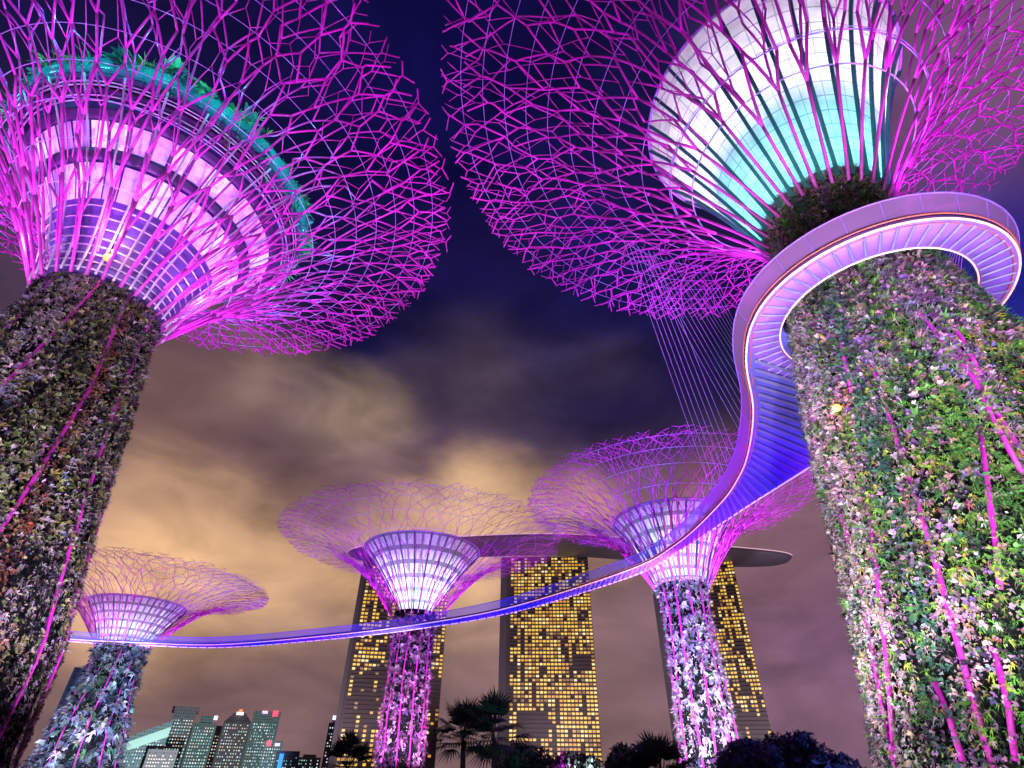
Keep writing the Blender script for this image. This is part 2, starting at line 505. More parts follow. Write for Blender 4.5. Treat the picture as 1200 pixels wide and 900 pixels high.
# ------------------------------------------------------------------ right supertree
RX, RY = 19.374, 21.161
R_PROF = [(6.9, 0), (6.7, 2.4), (6.25, 5.5), (5.8, 8.5), (5.5, 11.6), (5.3, 14.7), (4.45, 20), (4.0, 23), (3.5, 27), (3.35, 29), (3.6, 30.6)]
tR = supertree((RX, RY), 'giant supertree on the right, leafy trunk ringed by the walkway, white and turquoise bowl', R_PROF, 3.3, 29.3, 24.56, 45.2, 11, 26)
GREENS = [(44, 50, 46), (60, 105, 60), (96, 156, 60), (138, 186, 66), (176, 166, 80), (70, 110, 60), (170, 126, 144), (196, 160, 184), (136, 100, 150), (60, 50, 70), (56, 104, 84), (104, 160, 70), (52, 66, 44), (200, 184, 186)]
cam_az_R = math.atan2(-RY, -RX)
planting('planting', tR, R_PROF, .3, 30.6, 92000, GREENS, 3, (.06, .22), 6, .05, face=cam_az_R, mix=.06,
         stripes=[(cam_az_R - .55, .08, .012, (70, 110, 100)), (cam_az_R - .95, .28, .0, (190, 170, 178)), (cam_az_R + .05, .14, .01, (96, 140, 70)), (cam_az_R + .5, .12, -.01, (150, 122, 156))])
planting('planting', tR, R_PROF, .5, 29.5, 4200, [(50, 104, 50), (80, 146, 56), (120, 180, 66), (90, 140, 66), (70, 120, 70), (150, 116, 150), (60, 116, 60)], 17, (.20, .46), 12, .3, face=cam_az_R, mix=.05, slim=.42)
profR = canopy(tR, 3.35, 29.4, 24.56, 45.2, 11, 26, s2=.17, s3=.23)
trunk_ribs(tR, R_PROF, .5, 29.6, 9, .09, .2, 5, -.25)
lantern(tR, [(3.35, 29.8), (4.0, 31.8), (4.75, 34.0), (5.6, 36.4), (6.5, 38.7), (7.6, 41.2), (8.83, 43.33)], GLASS, 26, .15, SHADOW_FIN)  # fins here play the shadows that ribs cast on the bowl


def on_trunk(px, py, x, y, prof, off=0.0):
    """where the line of sight meets the trunk's skin"""
    d = ray(px, py); d = d / np.linalg.norm(d); o = np.array([0, 0, EYE])
    zs = [p[1] for p in prof]; rs = [p[0] for p in prof]
    best = None
    for t in np.arange(8, 120, .05):
        q = o + d * t; k = math.hypot(q[0] - x, q[1] - y) - np.interp(q[2], zs, rs) - off
        if k < 0: return q
        if best is None or k < best[0]: best = (k, q)
    return best[1]


def rib_on(root, pts, x, y, prof, rad=.085, off=-.17):
    Q = [on_trunk(a, b, x, y, prof, off) - np.array([x, y, 0]) for a, b in pts]
    MB().tube(Q, rad, 6).build('trunk_rib', RIBM, root, True)


for pts in ([(1035, 305), (1060, 345), (1100, 395), (1140, 442), (1163, 490), (1198, 555)], [(1062, 300), (1092, 350), (1128, 398), (1150, 440)],
            [(1148, 500), (1156, 560), (1166, 630), (1172, 690)], [(962, 335), (985, 395), (998, 460)], [(1018, 600), (1030, 690), (1040, 780), (1048, 892)],
            [(1096, 800), (1112, 840), (1128, 892)], [(1165, 760), (1182, 830), (1190, 892)]):
    rib_on(tR, pts, RX, RY, R_PROF)


def amber(root, px, py, x, y, prof, r=.22):
    q = on_trunk(px, py, x, y, prof, .35) - np.array([x, y, 0])
    bpy_me = revolve([(0.01, -r), (r * .8, -r * .6), (r, 0), (r * .8, r * .6), (.01, r)], 12)
    l = link('lamp', bpy_me, AMBER, root); l.location = q
    h = MB(); h.box((0, 0, r * 1.2), (r * 1.2, r * 1.2, r * .5)); h.build('lamp_hood', DARK, l)
    e = q / np.hypot(q[0], q[1]); point((x + q[0] + .4 * e[0], y + q[1] + .4 * e[1], q[2] + .1), 900 * r, (1.0, .5, .08), .1)
    return l


amber(tR, 981, 478, RX, RY, R_PROF, .17)

# ------------------------------------------------------------------ left supertree, with the rooftop bar
LX, LY = -27.785, 26.767
L_PROF = [(6.9, 0), (6.6, 2.5), (6.5, 6.5), (5.86, 10.2), (5.2, 15.1), (4.4, 20.8), (3.75, 25), (3.7, 26.6)]
tL = supertree((LX, LY), 'giant supertree on the left, speckled dark trunk with glowing rooftop bar in its bowl', L_PROF, 3.7, 26.5, 21.55, 40.95, 21, 26)
SPECK = [(16, 20, 18), (24, 24, 30), (16, 20, 18), (60, 56, 70), (130, 120, 140), (176, 166, 180), (150, 150, 110), (120, 130, 70), (20, 18, 26), (24, 30, 22), (196, 190, 190), (110, 80, 110), (30, 36, 30)]
cam_az_L = math.atan2(-LY, -LX)
planting('planting', tL, L_PROF, .3, 26.8, 60000, SPECK, 8, (.06, .21), 6, .24, face=cam_az_L, stripes=[(cam_az_L + .25, .10, .006, (130, 84, 66)), (cam_az_L - .5, .2, .0, (196, 180, 190)), (cam_az_L - .1, .14, .01, (120, 130, 84))])
planting('planting', tL, L_PROF, .5, 26.0, 2000, [(50, 70, 44), (120, 110, 120), (170, 160, 176), (130, 130, 80), (90, 60, 70), (186, 180, 190)], 18, (.18, .42), 12, .4, face=cam_az_L, mix=.05, slim=.42)
profL = canopy(tL, 3.8, 26.6, 21.55, 40.95, 21, 26)
trunk_ribs(tL, L_PROF, .5, 26.8, 11, .09, .05, 9, -.19)
LB = np.array([(3.75, 26.7), (4.0, 28.2), (4.45, 29.8), (5.2, 31.6), (6.2, 33.3), (7.4, 35.0), (8.7, 36.6), (9.6, 37.5), (10.2, 38.2)])


def lb(v):
    x = np.linspace(0, 1, len(LB)); return float(np.interp(v, x, LB[:, 0])), float(np.interp(v, x, LB[:, 1]))


def band(root, name, v0, v1, material, off=0.0, segs=72):
    pts = [lb(v0 + (v1 - v0) * t) for t in np.linspace(0, 1, 4)]
    inner = [(r + off, z) for r, z in pts]; outer = [(r + off - .16, z) for r, z in pts[::-1]]
    return link(name, revolve(inner + outer, segs, close=True), material, root)


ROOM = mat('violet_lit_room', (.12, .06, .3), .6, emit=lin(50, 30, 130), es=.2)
WINL = [mat('lit_bar_window_%s' % n, (.7, .6, .8), .3, emit=lin(*c), es=e) for n, c, e in
        (('white', (255, 226, 255), .85), ('pink', (240, 180, 255), .7), ('lilac', (180, 140, 250), .6), ('violet', (120, 76, 220), .5))]
HOOP = mat('silver_hoop', (.6, .6, .7), .35, .2)
for wm_ in WINL:
    t_ = wm_.node_tree; b_ = t_.nodes['Principled BSDF']; c0 = tuple(b_.inputs['Emission Color'].default_value)[:3]
    n_ = N('ShaderNodeTexNoise', t_); n_.inputs['Scale'].default_value = 1.6; n_.inputs['Detail'].default_value = 3
    o_ = N('ShaderNodeTexCoord', t_); L(o_.outputs['Object'], n_.inputs['Vector'], t_)
    r_ = N('ShaderNodeValToRGB', t_); L(n_.outputs['Fac'], r_.inputs[0], t_)
    r_.color_ramp.elements[0].position = .38; r_.color_ramp.elements[0].color = (c0[0] * .28, c0[1] * .14, c0[2] * .6, 1)
    r_.color_ramp.elements[1].position = .56; r_.color_ramp.elements[1].color = (*c0, 1)
    L(r_.outputs[0], b_.inputs['Emission Color'], t_)
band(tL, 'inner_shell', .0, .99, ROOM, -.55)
for v0, v1, nm in ((.56, .60, 'ring_beam'), (.72, .765, 'ring_beam'), (.855, .88, 'ring_beam'), (.965, 1.0, 'ring_beam')):
    band(tL, nm, v0, v1, mat('violet_grey_ring_beam', (.09, .05, .16), .5, .2), .05)
rngw = np.random.default_rng(4)
for v0, v1, cnt in ((.40, .55, 40), (.61, .715, 40)):
    for i in range(cnt):
        a0, a1 = 2 * PI * (i + .06) / cnt, 2 * PI * (i + .94) / cnt
        V, F = [], []
        for t in np.linspace(0, 1, 3):
            r, z = lb(v0 + (v1 - v0) * t)
            for a in np.linspace(a0, a1, 3): V.append(((r - .1) * math.cos(a), (r - .1) * math.sin(a), z))
        for j in range(2):
            for k in range(2): F.append((j * 3 + k, j * 3 + k + 1, j * 3 + k + 4, j * 3 + k + 3))
        m = MB(); m.add(V, F); m.build('window', WINL[int(rngw.choice(4, p=[.3, .3, .25, .15]))], tL)
for v in (.03, .075, .12, .165, .21, .26, .31, .36, .80, .83, .90, .93):
    r, z = lb(v); a = np.linspace(0, 2 * PI, 72, endpoint=False); r += .1
    MB().tube(np.stack([r * np.cos(a), r * np.sin(a), 0 * a + z], -1), .05, 5, closed=True).build('hoop', HOOP, tL, True)
for i in range(26):
    a = 2 * PI * (i + .5) / 26; P = [(((lb(t)[0] + .22) * math.cos(a)), (lb(t)[0] + .22) * math.sin(a), lb(t)[1]) for t in np.linspace(0, .98, 14)]
    MB().tube(P, .075, 5).build('strut', HOOP, tL, True)
# roof terrace: glass balustrade and its planters
TEAL = mat('teal_glass', (.05, .4, .38), .2, alpha=.55)
link('balustrade', revolve([(10.3, 38.3), (10.6, 39.6), (10.55, 39.6), (10.25, 38.3)], 72, close=True), TEAL, tL)
link('terrace_deck', revolve([(.05, 37.9), (9.9, 37.9), (9.9, 38.15), (.05, 38.15)], 64, close=True), DARK, tL)
planting('planting', tL, [(9.9, 38.1), (10.5, 40.8)], 38.3, 40.6, 1500, [(60, 150, 110), (80, 180, 130), (50, 120, 110), (120, 200, 120)], 12, (.5, 1.1), 7, .3)
amber(tL, 126, 302, LX, LY, [(r, z) for r, z in LB], .25)

# ------------------------------------------------------------------ three smaller supertrees beyond
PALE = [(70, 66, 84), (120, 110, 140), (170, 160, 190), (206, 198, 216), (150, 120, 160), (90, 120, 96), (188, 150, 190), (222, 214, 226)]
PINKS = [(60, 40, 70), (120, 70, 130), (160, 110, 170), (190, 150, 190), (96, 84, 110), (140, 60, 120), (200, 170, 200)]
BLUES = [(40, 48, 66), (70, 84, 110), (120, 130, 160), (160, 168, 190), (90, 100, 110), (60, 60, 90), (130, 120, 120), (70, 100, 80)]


def small_tree(x, y, label, rprof, zn, bowl, rc, zc, pal, seed, n0, nplant, kc=2.3, rods=(.12, .075), size=(.35, .7)):
    t = supertree((x, y), label, rprof, rprof[-1][0], zn, rc, zc, seed, n0)
    planting('planting', t, rprof, .3, zn + .3, nplant, pal, seed, size, 6, .2)
    canopy(t, rprof[-1][0] + .1, zn, rc, zc, seed, n0, kc, rods[0], rods[1], True, .6, 6, fine=2)
    trunk_ribs(t, rprof, .5, zn, 11, .11, .1, seed, -.27)
    lantern(t, bowl, GLASS2, 22, .10, mat('dark_blue_fin', (.05, .05, .12), .5))
    return t


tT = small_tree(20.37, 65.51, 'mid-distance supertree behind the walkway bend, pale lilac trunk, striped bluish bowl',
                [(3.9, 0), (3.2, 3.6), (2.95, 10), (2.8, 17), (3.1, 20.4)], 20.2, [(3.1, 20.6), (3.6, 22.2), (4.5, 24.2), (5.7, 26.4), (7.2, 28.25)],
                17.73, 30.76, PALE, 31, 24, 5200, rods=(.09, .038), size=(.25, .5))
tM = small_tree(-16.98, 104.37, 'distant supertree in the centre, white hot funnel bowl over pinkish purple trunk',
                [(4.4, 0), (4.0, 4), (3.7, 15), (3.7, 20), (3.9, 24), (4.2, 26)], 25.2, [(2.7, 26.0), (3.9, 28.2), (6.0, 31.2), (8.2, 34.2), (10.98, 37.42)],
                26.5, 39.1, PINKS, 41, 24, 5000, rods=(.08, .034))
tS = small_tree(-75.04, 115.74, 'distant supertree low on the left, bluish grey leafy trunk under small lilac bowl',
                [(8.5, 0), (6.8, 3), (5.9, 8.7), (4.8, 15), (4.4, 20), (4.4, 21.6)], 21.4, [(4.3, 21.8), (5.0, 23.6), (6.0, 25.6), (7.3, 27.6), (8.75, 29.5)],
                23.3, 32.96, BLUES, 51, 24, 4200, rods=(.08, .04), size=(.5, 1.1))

# ------------------------------------------------------------------ lights of the trees
def tree_lights(x, y, rn, zn, rc, zc, foot, lawn, front=1.0, lawn_front=1.0):
    az = math.atan2(-y, -x)
    for k in range(6):                                   # at the foot of the canopy, looking out and up
        a = az + 2 * PI * (k + .5) / 6
        f = front if math.cos(a - az) > .4 else 1.0
        lx, ly = x + (rn + 1.3) * math.cos(a), y + (rn + 1.3) * math.sin(a)
        spot((lx, ly, zn - 1.5), (x + rc * .75 * math.cos(a), y + rc * .75 * math.sin(a), zc), foot * f, MAG, 120, .7, .15)
    tints = (MAG, (.58, .05, 1.0), (.95, .03, .9), (.7, .04, 1.0), MAG)
    for k in range(5):                                   # on the lawn, further out
        a = 2 * PI * k / 5 + .8
        lx, ly = x + rc * .9 * math.cos(a), y + rc * .9 * math.sin(a)
        f = lawn_front if math.cos(a - az) > .45 else 1.0
        spot((lx, ly, .6), (x + rc * .72 * math.cos(a), y + rc * .72 * math.sin(a), zc), lawn * f, tints[k], 62, .8, .4)


tree_lights(RX, RY, 3.4, 29.5, 24.5, 45.2, 7500, 62000, .05, .34)
tree_lights(LX, LY, 3.8, 26.8, 21.5, 41, 5500, 46000, .5, .65)
tree_lights(20.37, 65.51, 3.1, 20.4, 17.7, 30.8, 5500, 26000)
tree_lights(-16.98, 104.37, 4.2, 26, 26.5, 39, 6500, 19000)
tree_lights(-75.04, 115.74, 4.4, 21.6, 23.3, 33, 5000, 22000)
# lights inside the bowls
spot((RX, RY, 34.6), (RX, RY, 45), 27000, (.95, .86, 1.0), 168, 1.0, .8)
point((RX, RY, 33.0), 3700, (.10, .66, .78), .5)
point((20.37, 65.51, 25.5), 3600, (.55, .62, 1.0), .5)
point((-16.98, 104.37, 32.0), 8500, (.66, .74, 1.0), .6)
point((-75.04, 115.74, 26.5), 5500, (.6, .6, 1.0), .5)
# violet light washing the left bowl, teal light on its terrace
for k in range(5):
    a = 2 * PI * k / 5 + .2
    point((LX + 5.8 * math.cos(a), LY + 5.8 * math.sin(a), 29.2), 460, (.7, .35, 1.0), .2)
for k in range(16):
    a = 2 * PI * k / 16
    point((LX + 12.6 * math.cos(a), LY + 12.6 * math.sin(a), 39.4), 360, (.06, .8, 1.0), .3)


def trunk_floods(x, y, zc, power, color, dist=13, spread=(-.9, 0, .9), angle=62, z=.5):
    az = math.atan2(-y, -x)
    for da in spread:
        a = az + da
        spot((x + dist * math.cos(a), y + dist * math.sin(a), z), (x, y, zc), power, color, angle, .5, .3)


trunk_floods(RX, RY, 17, 20000, (1.0, .93, .96), 17, angle=64)
trunk_floods(RX, RY, 5, 4600, (1.0, .9, .97), 15, angle=60)
trunk_floods(RX, RY, 25, 16000, (.95, .9, 1.0), 20, (-.5, .5), angle=34)
trunk_floods(LX, LY, 20, 20000, (.95, .72, 1.0), 18, angle=64)
trunk_floods(20.37, 65.51, 13, 38000, (.88, .8, 1.0), 17, angle=62)
trunk_floods(-16.98, 104.37, 15, 38000, (1.0, .62, 1.0), 18, angle=60)
trunk_floods(-75.04, 115.74, 14, 60000, (.74, .78, 1.0), 26, angle=56)

# ------------------------------------------------------------------ the aerial walkway
ZW = 22.0
sw = empty('skyway', (0, 0, 0), 'curving aerial walkway glowing violet, looping round the right trunk', 'walkway')
DECK = mat('violet_light_tint_deck', (.25, .11, .60), .5, noise=.12, nscale=.8)  # violet lamplight put into the ring deck's base colour
BEAM = mat('blue_grey_crossbeam', (.2, .18, .42), .5)
LEDW = mat('warm_light_strip', (.9, .7, .6), .4, emit=lin(255, 170, 120), es=.9)
LEDV = mat('lavender_light_strip', (.8, .7, .9), .4, emit=lin(196, 150, 255), es=1.2)
MESHP = mat('violet_mesh_panel', (.12, .09, .40), .5, alpha=.5)
MESHR = mat('lilac_mesh_panel', (.27, .12, .36), .5, alpha=.66)
RED = mat('red_handrail', (.5, .12, .1), .45)


def smooth_line(pts, per=8, closed=False):
    P = np.array(pts, float); out_ = []
    n = len(P)
    for i in range(n - 1):
        p0 = P[max(i - 1, 0)]; p1 = P[i]; p2 = P[i + 1]; p3 = P[min(i + 2, n - 1)]
        for t in np.arange(per) / per:
            out_.append(.5 * ((2 * p1) + (p2 - p0) * t + (2 * p0 - 5 * p1 + 4 * p2 - p3) * t * t + (3 * p1 - p0 - 3 * p2 + p3) * t ** 3))
    out_.append(P[-1]); return np.array(out_)


R_OUT, R_IN = 6.26, 4.62
# bridge edges, from the ring out to the far left
OUT_E = smooth_line([(13.115, 21.16), (13.3, 22.9), (14.2, 25.7), (16.3, 30.3), (17.9, 35.5), (18.75, 40), (18.9, 46), (17.6, 56), (13.9, 65.2), (.2, 82.6), (-13.3, 93.2), (-29.2, 102.2), (-54.4, 112.6), (-70, 111.8), (-82, 109), (-100, 100), (-120, 86)])
IN_E = smooth_line([(20.2, 25.9), (22.2, 27.4), (23.6, 30.0), (24.3, 33.5), (24.0, 37.0), (22.9, 41.2), (21.8, 45.0), (20.7, 49.2), (18.3, 58.1), (14.9, 67.2), (1.2, 84.8), (-12.4, 95.4), (-28.4, 104.6), (-54.6, 115.2), (-70.4, 114.3), (-82.8, 111.4), (-101.2, 102.2), (-121.5, 88)])


def resample(P, n):
    d = np.concatenate([[0], np.cumsum(np.linalg.norm(np.diff(P, axis=0), axis=1))]); t = np.linspace(0, d[-1], n)
    return np.stack([np.interp(t, d, P[:, 0]), np.interp(t, d, P[:, 1])], -1)


NB = 220
OUT_E, IN_E = resample(OUT_E, NB), resample(IN_E, NB)
# deck: ring plate plus bridge plate, 0.3 m thick
link('deck', revolve([(R_IN, ZW), (R_OUT, ZW), (R_OUT, ZW + .3), (R_IN, ZW + .3)], 128, close=True), DECK, sw).location = (RX, RY, 0)
V, F = [], []
for i in range(NB):
    for p, z in ((OUT_E[i], ZW + .004), (IN_E[i], ZW + .004), (IN_E[i], ZW + .296), (OUT_E[i], ZW + .296)): V.append((p[0], p[1], z))
for i in range(NB - 1):
    for k in range(4): F.append((i * 4 + k, i * 4 + (k + 1) % 4, i * 4 + 4 + (k + 1) % 4, i * 4 + 4 + k))
m = MB(); m.add(V, F); m.build('deck', mat('blue_light_tint_deck', (.10, .10, .46), .5, noise=.25, nscale=.8), sw)  # bridge colour carries the deep blue of its lighting
for i in range(56):                                     # ring crossbeams
    a = 2 * PI * i / 56
    p0 = np.array([RX + (R_IN + .12) * math.cos(a), RY + (R_IN + .12) * math.sin(a), ZW - .07]); p1 = np.array([RX + (R_OUT - .15) * math.cos(a), RY + (R_OUT - .15) * math.sin(a), ZW - .07])
    MB().tube([p0, p1], .06, 4).build('crossbeam', BEAM, sw)
rest = MB(); cnt = 0
for i in range(4, NB, 1):
    if i > 74 and i % 2: continue
    p0, p1 = OUT_E[i], IN_E[i]; q0 = p0 + (p1 - p0) * .06; q1 = p0 + (p1 - p0) * .94
    L0, L1 = (q0[0], q0[1], ZW - .1), (q1[0], q1[1], ZW - .1)
    if cnt < 44: MB().tube([L0, L1], .13, 4).build('crossbeam', BEAM, sw); cnt += 1
    else: rest.tube([L0, L1], .11, 4)
rest.build('crossbeam', BEAM, sw, kind='stuff')
aa = np.linspace(0, 2 * PI, 128, endpoint=False)


def ringp(r, z, a=aa): return np.stack([RX + r * np.cos(a), RY + r * np.sin(a), 0 * a + z], -1)


arc = np.linspace(2 * PI + 1.25, PI, 110)                # the ring's outer edge runs straight on into the bridge's
OUTP = np.concatenate([ringp(R_OUT, 0, arc)[:-1, :2], OUT_E]); NA = 109
Tp = np.gradient(OUTP, axis=0); Tp /= np.linalg.norm(Tp, axis=1, keepdims=True); NRM = np.stack([-Tp[:, 1], Tp[:, 0]], -1)


def edge(off, z, a=0, b=None):
    P = (OUTP + NRM * off)[a:b]; return np.hstack([P, np.full((len(P), 1), z)])


MB().tube(ringp(R_IN + .02, ZW - .03), .04, 6, closed=True).build('light_strip', LEDW, sw, True)
MB().tube(edge(.02, ZW - .02, 0, NA + 70), .055, 6).build('light_strip', LEDW, sw, True)
MB().tube(edge(.02, ZW - .02, NA + 69), .07, 6).build('light_strip', LEDV, sw, True)
MB().tube(edge(.13, ZW + .2, 0, NA + 60), .04, 6).build('edge_rail', RED, sw, True)
MB().tube(edge(-.22, ZW - .05, 0, NA + 60), .03, 6).build('edge_rail', RED, sw, True)
MB().tube(edge(.5, ZW + 1.2), .045, 6).build('handrail', DECK, sw, True)
for a_, b_, m_ in ((0, NA + 40, MESHR), (NA + 39, None, MESHP)):
    lo, hi = edge(.08, ZW + .3, a_, b_), edge(.48, ZW + 1.17, a_, b_); n_ = len(lo)
    m = MB(); m.add(np.concatenate([lo, hi]), [(i, i + 1, n_ + i + 1, n_ + i) for i in range(n_ - 1)]); m.build('parapet', m_, sw)
for i in range(2, NA + 60, 6):
    MB().tube([edge(.06, ZW + .2)[i], edge(.5, ZW + 1.2)[i]], .025, 4).build('post', DECK, sw)
z1 = np.full((NB, 1), ZW)
nrm = (OUT_E - IN_E) / np.linalg.norm(OUT_E - IN_E, axis=1, keepdims=True)
MB().tube(np.hstack([IN_E - nrm * .03, z1 - .02])[6:], .075, 6).build('light_strip', LEDV, sw, True)
for E_, sg in ((IN_E, -1),):
    o3 = E_ + sg * nrm * .35
    MB().tube(np.hstack([o3, z1 + 1.05])[8:], .045, 5).build('handrail', DECK, sw, True)
    V, F = [], []
    for i in range(8, NB):
        p = E_[i] + sg * nrm[i] * .06; V.append((p[0], p[1], ZW + .3)); V.append((o3[i][0], o3[i][1], ZW + 1.03))
    for i in range(NB - 9): F.append((2 * i, 2 * i + 2, 2 * i + 3, 2 * i + 1))
    m = MB(); m.add(V, F); m.build('parapet', MESHP, sw)
# hangers from the canopy
rngc = np.random.default_rng(2)


def hanger(a, b, r=.022): MB().tube([a, b], r, 4).build('suspension_cable', CABLE, sw)


for k in range(7):
    hanger(at_z(730 + 6 * k, 280 + 3 * k, 41.5), at_z(842 + 5 * k, 599 - 7 * k, ZW + .3), .018)
    hanger(at_z(745 + 7 * k, 286 + 3 * k, 41.5), at_z(886 + .6 * k, 540 - 11 * k, ZW + .3), .018)
    hanger(at_z(786 + 7 * k, 300 + 2 * k, 41.5), at_z(884 - 1.2 * k, 452 - 7 * k, ZW + .3), .018)
for k in range(6):
    a = .35 + .09 * k; top = at_z(1135, 225, 41.0)
    hanger(top + np.array([.1, -.1, 0]) * k, (RX + (R_OUT + .1) * math.cos(a), RY + (R_OUT + .1) * math.sin(a), ZW + .3))
# lights under the walkway
for da in (-2.0, -1.2, -.4, .4, 1.2, 2.0):
    a = cam_az_R + da
    point((RX + 8.6 * math.cos(a), RY + 8.6 * math.sin(a), 16.5), 480, (.36, .13, 1.0), .3)
spot((16.5, 36, 1), (19, 42, 22), 36000, (.07, .03, 1.0), 60, .8)
spot((13, 56, 1), (16, 58, 22), 42000, (.06, .03, 1.0), 80, .8)
spot((-4, 80, 1), (-4, 86, 22), 60000, (.06, .03, 1.0), 100, .8)
spot((-36, 96, 1), (-36, 104, 22), 60000, (.06, .03, 1.0), 100, .8)
spot((-62, 100, 1), (-56, 113, 22), 50000, (.06, .03, 1.0), 60, .8)

# ------------------------------------------------------------------ the three hotel towers and the roof park on them
HBODY = mat('dark_hotel_facade', (.10, .085, .095), .45, noise=.2, nscale=.05)
HSLAB = mat('balcony_slab', (.13, .11, .12), .6)
HEND = mat('pale_end_wall', (.13, .12, .15), .6)
YEL = [mat('lit_hotel_window_%s' % n, (.6, .5, .3), .4, emit=lin(*c), es=e) for n, c, e in
       (('gold', (246, 198, 70), 1.0), ('amber', (226, 160, 44), .85), ('pale', (255, 232, 160), 1.05), ('dim', (150, 100, 40), .4))]


def hotel(pxl, pxr, ypx, D, ztop, label, rows, cols, lit, seed, end_left=0.0, end_right=0.0, holes=()):
    A = at_d(pxl, ypx, D); B = at_d(pxr, ypx, D)
    A, B = A[:2], B[:2]; ex = (B - A) / np.linalg.norm(B - A); ey = np.array([-ex[1], ex[0]]); wid = np.linalg.norm(B - A)
    if ey[1] < 0: ey = -ey
    rz = math.atan2(ex[1], ex[0]); mid = (A + B) / 2
    root = empty('hotel_tower', (mid[0], mid[1], 0), label, 'skyscraper', 'hotel towers under the roof park')
    root.rotation_euler = (0, 0, rz)
    m = MB(); m.box((0, 13, ztop / 2), (wid, 26, ztop)); m.build('body', HBODY, root)
    # second slab behind, leaning in as it rises
    m = MB()
    V = [(-wid / 2 + 1, 52, 0), (wid / 2 - 1, 52, 0), (wid / 2 - 1, 66, 0), (-wid / 2 + 1, 66, 0), (-wid / 2 + 1, 26.2, ztop * .62), (wid / 2 - 1, 26.2, ztop * .62), (wid / 2 - 1, 40, ztop * .62), (-wid / 2 + 1, 40, ztop * .62)]
    m.add(V, [(0, 3, 2, 1), (4, 5, 6, 7), (0, 1, 5, 4), (1, 2, 6, 5), (2, 3, 7, 6), (3, 0, 4, 7)]); m.build('rear_slab', HBODY, root)
    fl = ztop / rows
    m = MB()
    x0, x1 = -wid / 2 + end_left, wid / 2 - end_right
    for i in range(1, rows + 1): m.box(((x0 + x1) / 2, -.75, i * fl - .2), (x1 - x0, 1.5, .5))
    m.build('balconies', HSLAB, root)
    if end_left: MB().box((-wid / 2 + end_left * .32, -.4, ztop / 2 - 1), (end_left * .64, .8, ztop - 2)).build('end_wall', HEND, root)
    if end_right: MB().box((wid / 2 - end_right * .5, -.4, ztop / 2 - 1), (end_right, .8, ztop - 2)).build('end_wall', HEND, root)
    rng = np.random.default_rng(seed); cw = (x1 - x0) / cols
    wm = {}
    spots = []
    for c in range(cols):
        run = rng.random()
        for r in range(rows):
            if rng.random() < .55: run = rng.random()
            fx, fz = (c + .5) / cols, (r + .5) / rows
            pl = lit(fx, fz)
            if run < pl and not any(h[0] < fx < h[1] and h[2] < fz < h[3] for h in holes): spots.append((r, c))
    spots.sort(key=lambda t: -t[0]); pick = set(rng.permutation(len(spots))[:100].tolist())
    mesh = {}
    stuff = {}
    for k, (r, c) in enumerate(spots):
        kind = int(rng.choice(4, p=[.44, .30, .12, .14]))
        px = x0 + (c + .5) * cw; pz = (r + .42) * fl
        if k in pick:
            if kind not in mesh:
                b = MB(); b.box((0, 0, 0), (cw * .74, .12, fl * .55)); mesh[kind] = raw_mesh('window', np.array(b.v), b.f); mesh[kind].materials.append(YEL[kind])
            o = link('window', mesh[kind], None, root); o.location = (px, -.06, pz)
        else: stuff.setdefault(kind, MB()).box((px, -.06, pz), (cw * .74, .12, fl * .55))
    if stuff:
        tot = MB(); mi = []
        for kind, b in sorted(stuff.items()):
            tot.add(b.v, b.f); mi += [kind] * len(b.f)
        o = tot.build('window', None, root, kind='stuff')
        for y in YEL: o.data.materials.append(y)
        o.data.polygons.foreach_set('material_index', np.array(mi, dtype=np.int32))
    return root, ex, ey, wid


hotel(385, 510, 892, 560, 187, 'hotel tower with scattered gold windows, behind the pinkish trunk', 56, 23, lambda x, z: .66 if z > .45 else (.75 if z < .2 and x < .45 else .24), 1, 6)
hotel(582, 706, 895, 560, 189, 'broad hotel tower crowded with gold windows, centre of the skyline', 58, 23, lambda x, z: .80 if z > .2 else .86, 2, 10, 0, ((.1, .44, .17, .27), (0, .3, 0, .15), (.72, .97, .44, .52)))
hotel(792, 912, 892, 606, 189, 'hotel tower with pale end wall, behind the lilac trunk', 56, 23, lambda x, z: .62 if z > .3 else .16, 3, 16)
# roof park: one long boat hull lying across the towers
sp = empty('roof_park', (0, 0, 0), 'long boat shaped roof park lying across three hotel towers', 'roof deck')
HULL = mat('hull_cladding', (.20, .17, .21), .45, .2)
path = smooth_line([at_z(400, 648, 193)[:2], at_z(480, 640, 193)[:2], at_z(640, 633, 193)[:2], at_z(780, 642, 193)[:2], at_z(860, 648, 193)[:2], at_z(936, 652, 193)[:2]], 10)
T = np.gradient(path, axis=0); T /= np.linalg.norm(T, axis=1, keepdims=True); Nn = np.stack([-T[:, 1], T[:, 0]], -1)
n = len(path); V, F = [], []
tt = np.linspace(0, 1, n); hw = 27 * np.sqrt(np.clip(1 - np.abs(tt * 2 - 1) ** 5, 0, 1)) + .05
K = 9
for i in range(n):
    for k in range(K):
        a = PI * k / (K - 1); w = hw[i] * math.cos(a); dz = -7.5 * math.sin(a) * (hw[i] / 27)
        p = path[i] + Nn[i] * (w + 16); V.append((p[0], p[1], 195 + dz))
for i in range(n - 1):
    for k in range(K - 1): F.append((i * K + k, i * K + k + 1, i * K + K + k + 1, i * K + K + k))
    F.append((i * K + K - 1, i * K, i * K + K, i * K + 2 * K - 1))
m = MB(); m.add(V, F); m.build('hull', HULL, sp, True)
ed = [(path[i] + Nn[i] * (16 + hw[i])) for i in range(n)]; ed2 = [(path[i] + Nn[i] * (16 - hw[i])) for i in range(n)]
loop = ed + ed2[::-1]
MB().tube([(p[0], p[1], 195.6) for p in loop], .5, 5, closed=True).build('edge_light', mat('roof_edge_light', (.7, .5, .5), .4, emit=lin(225, 180, 200), es=.8), sp)

